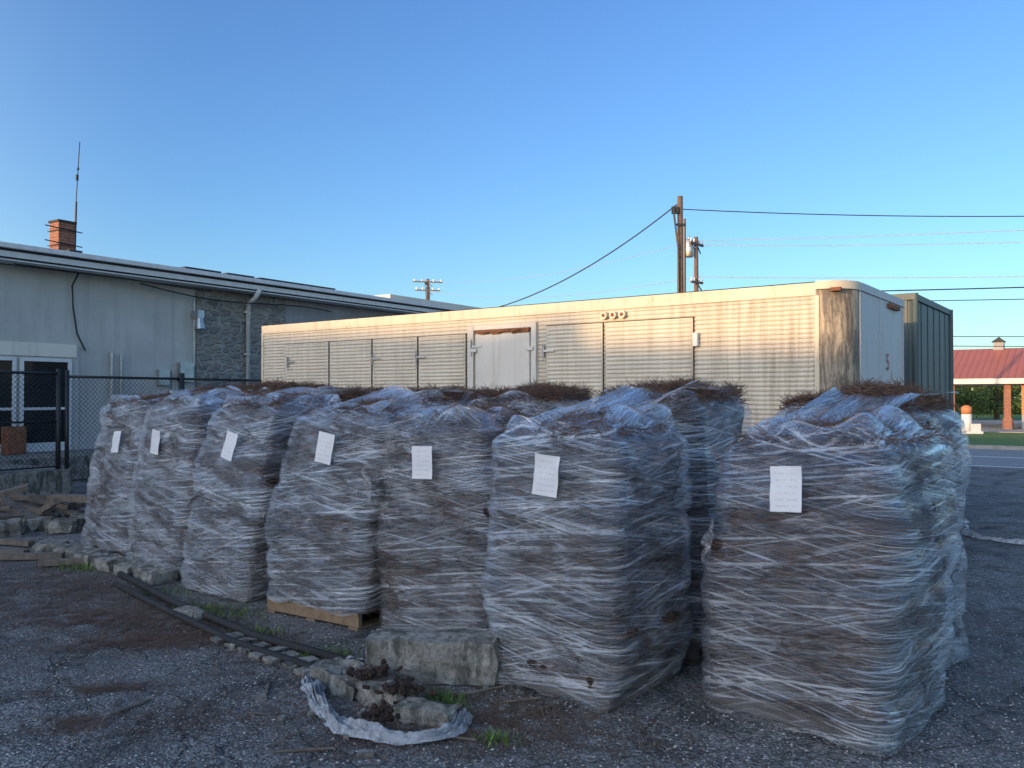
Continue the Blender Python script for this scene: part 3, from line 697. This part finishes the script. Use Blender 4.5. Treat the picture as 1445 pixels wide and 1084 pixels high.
# ---------------------------------------------------------------- unseen building added behind the viewpoint to throw the evening shade
Sx,Sy=-.75,-.66; D=36; wa=math.atan2(-.75,.66)
wh=empty('unseen_shade_building',(Sx*D,Sy*D,0),wa)
mb=MB()
prof=[(-60,8.3),(-30,8.3),(-13,8.0),(-9.5,7.9),(-8.3,7.9),(-7.0,8.1),(-6.9,7.75),(-4,7.68),(10,7.8),(45,8.3)]  # roofline shaped to set the shade edge across the trailer
for x,h in prof: mb.v+=[Vector((x,0,0)),Vector((x,0,h)),Vector((x,-14,h)),Vector((x,-14,0))]
for i in range(len(prof)-1):
    a=i*4; 
    for k in range(3): mb.f.append([a+k,a+k+1,a+4+k+1,a+4+k])
mb.f.append([0,1,2,3]); a=(len(prof)-1)*4; mb.f.append([a,a+3,a+2,a+1]); mb.obj('walls_and_roof',M['siding'],wh)
mb=MB()
for i in range(14): x=-52+i*7; mb.span((x,.002,1.2),(x+2.2,.05,3.0))
mb.obj('windows',M['glass'],wh)
mb=MB(); mb.span((-4,.002,0),(-.5,.06,3.6)); mb.obj('roller_door',M['whitemetal'],wh)
# ---------------------------------------------------------------- foreground clutter
mb=MB(); mb.tube([(-3.9,8.42,.04),(-2.9,7.25,.045),(-1.9,6.25,.04),(-.98,5.55,.045)],.03,8); mb.tube([(-3.75,8.0,.03),(-2.85,7.0,.035),(-2,6.1,.035),(-1.1,5.38,.03)],.026,8); mb.obj('steel_pipe_rails',M['dark'],None,True)
def rock(name,c,s,rz,mat,seed,sub=5,parent=None,amp=.25):
    import bmesh
    bm=bmesh.new(); bmesh.ops.create_cube(bm,size=1); bmesh.ops.subdivide_edges(bm,edges=bm.edges[:],cuts=sub,use_grid_fill=True)
    m=Matrix.Rotation(rz,3,'Z')
    for v in bm.verts:
        q=v.co.copy(); rd=q.normalized()*.62
        q=q.lerp(rd,.10); p=Vector((q.x*s[0],q.y*s[1],q.z*s[2]))
        mn=min(s)
        k=p*6+Vector((seed*3.3,seed,0)); p+=Vector((nz(k),nz(k+Vector((9,0,0))),nz(k+Vector((0,9,0)))))*amp*mn
        k=p*22; p+=Vector((nz(k),nz(k+Vector((9,0,0))),nz(k+Vector((0,9,0)))))*amp*.35*mn
        v.co=m@p+Vector(c)
    me=bpy.data.meshes.new(name); bm.to_mesh(me); bm.free(); o=bpy.data.objects.new(name,me); sc.collection.objects.link(o); me.materials.append(mat); o.parent=parent
    return o
rock('concrete_block',(-.50,5.42,.14),(.84,.28,.28),-.10,M['block'],3,10,amp=.08)
rb=empty('broken_kerb_stones')
for i in range(4): rock('stone',(-4.55+i*.36,9.15-i*.30,.05),(.36,.26,.13),-.7+U(-.1,.1),M['block'],10+i,5,rb)
for i in range(3): rock('stone',(-5.4+i*.3,9.9-i*.2,.04),(.32,.26,.1),U(-1,0),M['block'],20+i,4,rb)
for i in range(8): rock('paver',(-2.10+i*.135+U(-.01,.01),6.27-i*.118,.006),(.125,.24+U(-.04,.03),.05),-.72+U(-.12,.12),M['block'],30+i,4,rb,.3)
rock('stone',(-2.62,6.9,.03),(.3,.12,.07),-.6,M['block'],45,4,rb)
ch=empty('broken_concrete_chunks')
rock('slab',(-1.0,5.25,.05),(.42,.26,.13),-.75,M['block'],50,8,ch,.4); rock('slab',(-.73,4.98,.05),(.4,.22,.12),-.8,M['block'],51,8,ch,.4); rock('slab',(-.45,4.70,.045),(.34,.2,.10),-.4,M['block'],52,8,ch,.4)
for i in range(26): rock('chip',(-.75+random.gauss(0,.45),4.95+random.gauss(0,.35),.008),(U(.03,.09),U(.03,.07),U(.02,.04)),U(0,3),M['block'],100+i,2,ch,.4)
# dark cones heaped on the slabs
mb=MB()
for cx,cy_,cz,sx_ in((-.86,5.10,.13,.07),(-.63,4.84,.12,.07),(-.68,4.72,.04,.06)):
    for _ in range(26):
        p=Vector((cx+random.gauss(0,sx_),cy_+random.gauss(0,.05),cz+U(0,.045))); a=U(0,6.28); el=U(-.4,.7); dv=Vector((math.cos(a)*math.cos(el),math.sin(a)*math.cos(el),math.sin(el))); L=U(.04,.065); r=U(.011,.016)
        mb.tube([p+dv*L*f for f in(-.5,-.38,-.25,-.1,.05,.2,.35,.5)],[r*.4,r*1.1,r*.75,r*1.25,r*.8,r*1.05,r*.6,r*.25],7,True,.3)
mb.obj('pine_cones',M['cone'])
mb=MB()
for cx,cy_,cz in((-.86,5.12,.13),(-.62,4.86,.12),(-.70,4.74,.03)):
    for _ in range(350):
        p=Vector((cx+random.gauss(0,.07),cy_+random.gauss(0,.05),cz+abs(random.gauss(0,.015)))); a=U(0,6.28); el=U(-.4,.4)
        needles(mb,p,Vector((math.cos(a)*math.cos(el),math.sin(a)*math.cos(el),math.sin(el))),U(.02,.06),.006,Vector((0,0,1)))
t=NT('dead_straw'); g_=t.n('ShaderNodeNewGeometry'); mm=t.set(color=t.ramp(g_.outputs['Random Per Island'],[(0,(.02,.012,.01)),(1,(.12,.07,.045))]),rough=.9)
mb.obj('straw_clump',mm)
def crumple(pts,wd,name,ht=.05):
    P=[Vector(p) for p in pts]; q=[]
    for i in range(len(P)-1):
        p0=P[max(i-1,0)];p1=P[i];p2=P[i+1];p3=P[min(i+2,len(P)-1)]
        for k in range(22):
            t_=k/22; q.append(.5*((2*p1)+(-p0+p2)*t_+(2*p0-5*p1+4*p2-p3)*t_*t_+(-p0+3*p1-3*p2+p3)*t_**3))
    mb=MB(); W=14; s=0
    for i,c in enumerate(q):
        tg=(q[min(i+1,len(q)-1)]-q[max(i-1,0)]); s+=tg.length/2; tg.normalize(); sd=Vector((tg.y,-tg.x,0)).normalized()
        wv=wd*(1+.55*nz(Vector((s*4,1,0)))+.25*nz(Vector((s*13,7,0))))
        off=.03*nz(Vector((s*3,3,3)))
        for j in range(W+1):
            f=j/W-.5
            fold=abs(nz(Vector((f*7+ .9*nz(Vector((s*5,0,2))),s*3.5,5))))*1.6+abs(nz(Vector((f*16,s*11,9))))*.6
            z=.012+ht*fold*(1-(2*f)**2*.75)
            mb.v.append(c+sd*(f*wv+off)+tg*.012*nz(Vector((f*9,s*9,1)))+Vector((0,0,z)))
    for i in range(len(q)-1):
        for j in range(W): a=i*(W+1)+j; mb.f.append([a,a+1,a+W+2,a+W+1])
    return mb.obj(name,M['crump'])
crumple([(-.98,5.62,0),(-1.12,5.64,0),(-1.24,5.42,0),(-1.19,5.1,0),(-1.06,4.78,0),(-.9,4.54,0),(-.68,4.43,0),(-.46,4.42,0),(-.30,4.53,0),(-.26,4.74,0)],.11,'discarded_film_wrap',.075)
crumple([(6.5,12.2,0),(6.05,11.3,0),(5.9,10.75,0),(6.3,10.2,0),(7.5,9.9,0)],.12,'discarded_film_wrap',.06)
db=empty('scrap_wood_pile'); mb=MB()
for i in range(26):
    mb.box((U(-7.6,-5.9),U(11.2,13.2),U(.04,.4)),(U(.5,1.6),U(.06,.16),U(.03,.1)),U(-.8,.6),U(-.2,.2),U(-.3,.3))
for x,y,L,a in((-5.9,9.6,.9,-.2),(-4.7,9.0,.6,.3),(-6.3,10.3,1.2,-.35),(-5.3,9.3,.7,.1)): mb.box((x,y,.05),(L,.09,.06),a)
mb.obj('boards',M['greywood'],db)
for i in range(14): rock('rubble',(U(-7.8,-5.4),U(10.6,13),.08),(U(.2,.5),U(.2,.4),U(.12,.3)),U(0,3),M['block'],60+i,3,db)
mb=MB(); mb.box((-8.4,13.6,1.0),(.12,.5,1.7),.5); mb.obj('leaning_board',M['rust'],db)
mb=MB()
SK=[(-2.2,4.9,.28,1.1),(-.2,5.15,.35,.5),(-.28,4.45,.2,-.3),(-1.05,4.3,.3,.15),(.05,5.0,.25,.3),(-1.5,5.2,.2,1.8),(-1.9,6.0,.22,.4)]
for _ in range(60): y=U(4.3,8.5); SK.append((U(-.62,-.1)*y,y,U(.05,.16),U(0,3.1)))
for x,y,L,a in SK:
    k=6; th=.006 if L>.17 else .003; pts=[(x+math.cos(a)*L*(i/k-.5)+U(-.006,.006),y+math.sin(a)*L*(i/k-.5)+U(-.006,.006),.012) for i in range(k+1)]; mb.tube(pts,[th+U(0,th) for _ in pts],6)
mb.obj('sticks',M['greywood'])
mb=MB()
def patch(cx,cy_,sx,sy,n,rot=0):
    for _ in range(n):
        a,b_=random.gauss(0,sx),random.gauss(0,sy); 
        if nz(Vector((a*5+cx,b_*9+cy_,3)))<-.12 : continue
        x=cx+a*math.cos(rot)-b_*math.sin(rot); y=cy_+a*math.sin(rot)+b_*math.cos(rot)
        th=U(0,6.28); needles(mb,Vector((x,y,U(.004,.016))),Vector((math.cos(th),math.sin(th),U(-.05,.05))),U(.05,.14),.004,Vector((0,0,1)))
for q in((-3.3,6.85,.5,.2,3400,-.1),(-2.75,6.2,.45,.14,2300,.15),(-2.5,6.35,.35,.14,1100,0),(-4.2,7.6,.6,.35,2800,-.3),(-2.55,5.2,.18,.045,400,.2),(-2.42,4.66,.10,.06,300,0),(-4.4,8.3,.7,.35,2200,-.5),
          (-1.6,5.9,.8,.14,1900,-.72),(-3,7.3,.9,.16,2200,-.72),(-.2,4.75,.35,.22,1900,-.4),(-.5,4.5,.4,.15,900,0),(.4,4.6,.4,.2,600,-.6),(-5,9.2,.6,.4,1700,-.5),(-1,4.9,.6,.4,900,0),(-2,5.5,1.5,.8,1300,0),(-1.8,4.7,.5,.15,500,.2)): patch(*q)
mb.obj('scattered_pine_needles',M['needleg'])
mb=MB()
for cx,cy_,s_,n in((-4.5,8.85,.15,200),(-2.6,7.1,.12,170),(-2.35,6.95,.15,120),(-1.92,6.4,.1,120),(-1.3,5.86,.12,170),(-.9,5.75,.1,90),(-.42,5.03,.06,150),(-.36,4.9,.05,110),(-.1,4.42,.06,80),(-3.2,7.7,.15,120)):
    for _ in range(n):
        p=Vector((cx+random.gauss(0,s_),cy_+random.gauss(0,s_*.6),0)); a=U(0,6.28); L=U(.03,.08); dv=Vector((math.cos(a)*U(.2,1.),math.sin(a)*U(.2,1.),1)).normalized()*L; sd=Vector((-math.sin(a),math.cos(a),0))*U(.002,.005)
        mb.quad(p-sd,p+sd,p+dv*.6+sd*.8+Vector((0,0,.003)),p+dv*1.0,p+dv*.6-sd*.8)
mb.obj('weeds',M['weed'])
mb=MB()
for _ in range(14000):
    y=3.6+abs(random.gauss(0,3.2)); x=U(-.75,.75)*y+U(-.3,.3); s_=U(.003,.011)
    if x<-1 and R()<.2: continue
    o=len(mb.v); 
    for d in((1,0,0),(0,1,0),(-1,0,0),(0,-1,0),(0,0,.7),(0,0,-.4)): mb.v.append(Vector((x+d[0]*s_*U(.6,1.3),y+d[1]*s_*U(.6,1.3),s_*.3+d[2]*s_)))
    for q in((0,1,4),(1,2,4),(2,3,4),(3,0,4)): mb.f.append([o+k for k in q])
mb.obj('gravel',M['pebble'])
# ---------------------------------------------------------------- light
EL=math.radians(7)
w=bpy.data.worlds.new('World'); sc.world=w; w.use_nodes=True; nt=w.node_tree; bg=nt.nodes['Background']
sk=nt.nodes.new('ShaderNodeTexSky'); sk.sky_type='NISHITA'; sk.sun_disc=False; sk.sun_elevation=EL; sk.sun_rotation=math.atan2(Sx,Sy); sk.altitude=100; sk.air_density=1.0; sk.dust_density=.6; sk.ozone_density=2.0
tc_=nt.nodes.new('ShaderNodeTexCoord'); dt=nt.nodes.new('ShaderNodeVectorMath'); dt.operation='DOT_PRODUCT'; dt.inputs[1].default_value=(Sx,Sy,0)
nt.links.new(tc_.outputs['Generated'],dt.inputs[0])
mr=nt.nodes.new('ShaderNodeMapRange'); mr.inputs['From Min'].default_value=-.35; mr.inputs['From Max'].default_value=.6; mr.interpolation_type='SMOOTHSTEP'; nt.links.new(dt.outputs['Value'],mr.inputs['Value'])
sz=nt.nodes.new('ShaderNodeSeparateXYZ'); nt.links.new(tc_.outputs['Generated'],sz.inputs[0])
mz=nt.nodes.new('ShaderNodeMapRange'); mz.inputs['From Min'].default_value=.02; mz.inputs['From Max'].default_value=.42; nt.links.new(sz.outputs[2],mz.inputs['Value'])
me_=nt.nodes.new('ShaderNodeMix'); me_.data_type='RGBA'; me_.inputs[6].default_value=(.50,.68,.90,1); me_.inputs[7].default_value=(.48,.67,.98,1); nt.links.new(mz.outputs[0],me_.inputs[0])
mx=nt.nodes.new('ShaderNodeMix'); mx.data_type='RGBA'; nt.links.new(me_.outputs[2],mx.inputs[6]); mx.inputs[7].default_value=(2.5,2.1,1.95,1); nt.links.new(mr.outputs[0],mx.inputs[0])
ml=nt.nodes.new('ShaderNodeMix'); ml.data_type='RGBA'; ml.blend_type='MULTIPLY'; ml.inputs[0].default_value=1; nt.links.new(sk.outputs[0],ml.inputs[6]); nt.links.new(mx.outputs[2],ml.inputs[7])
nt.links.new(ml.outputs[2],bg.inputs[0]); bg.inputs[1].default_value=.355
sun=bpy.data.lights.new('sun','SUN'); sun.energy=4.8; sun.angle=math.radians(.5); sun.color=(1,.62,.29)
so=bpy.data.objects.new('sun',sun); sc.collection.objects.link(so)
dv=Vector((-Sx,-Sy,0)).normalized()*math.cos(EL)+Vector((0,0,-math.sin(EL))); so.rotation_euler=dv.to_track_quat('-Z','Y').to_euler()
cam=bpy.data.cameras.new('camera'); co=bpy.data.objects.new('camera',cam); sc.collection.objects.link(co); cam.lens=29.65; cam.sensor_width=36; cam.clip_end=2000
co.location=(0,0,1.8); co.rotation_euler=(math.radians(90.87),0,0); sc.camera=co
sc.view_settings.view_transform='Standard'; sc.view_settings.look='None'; sc.view_settings.exposure=0
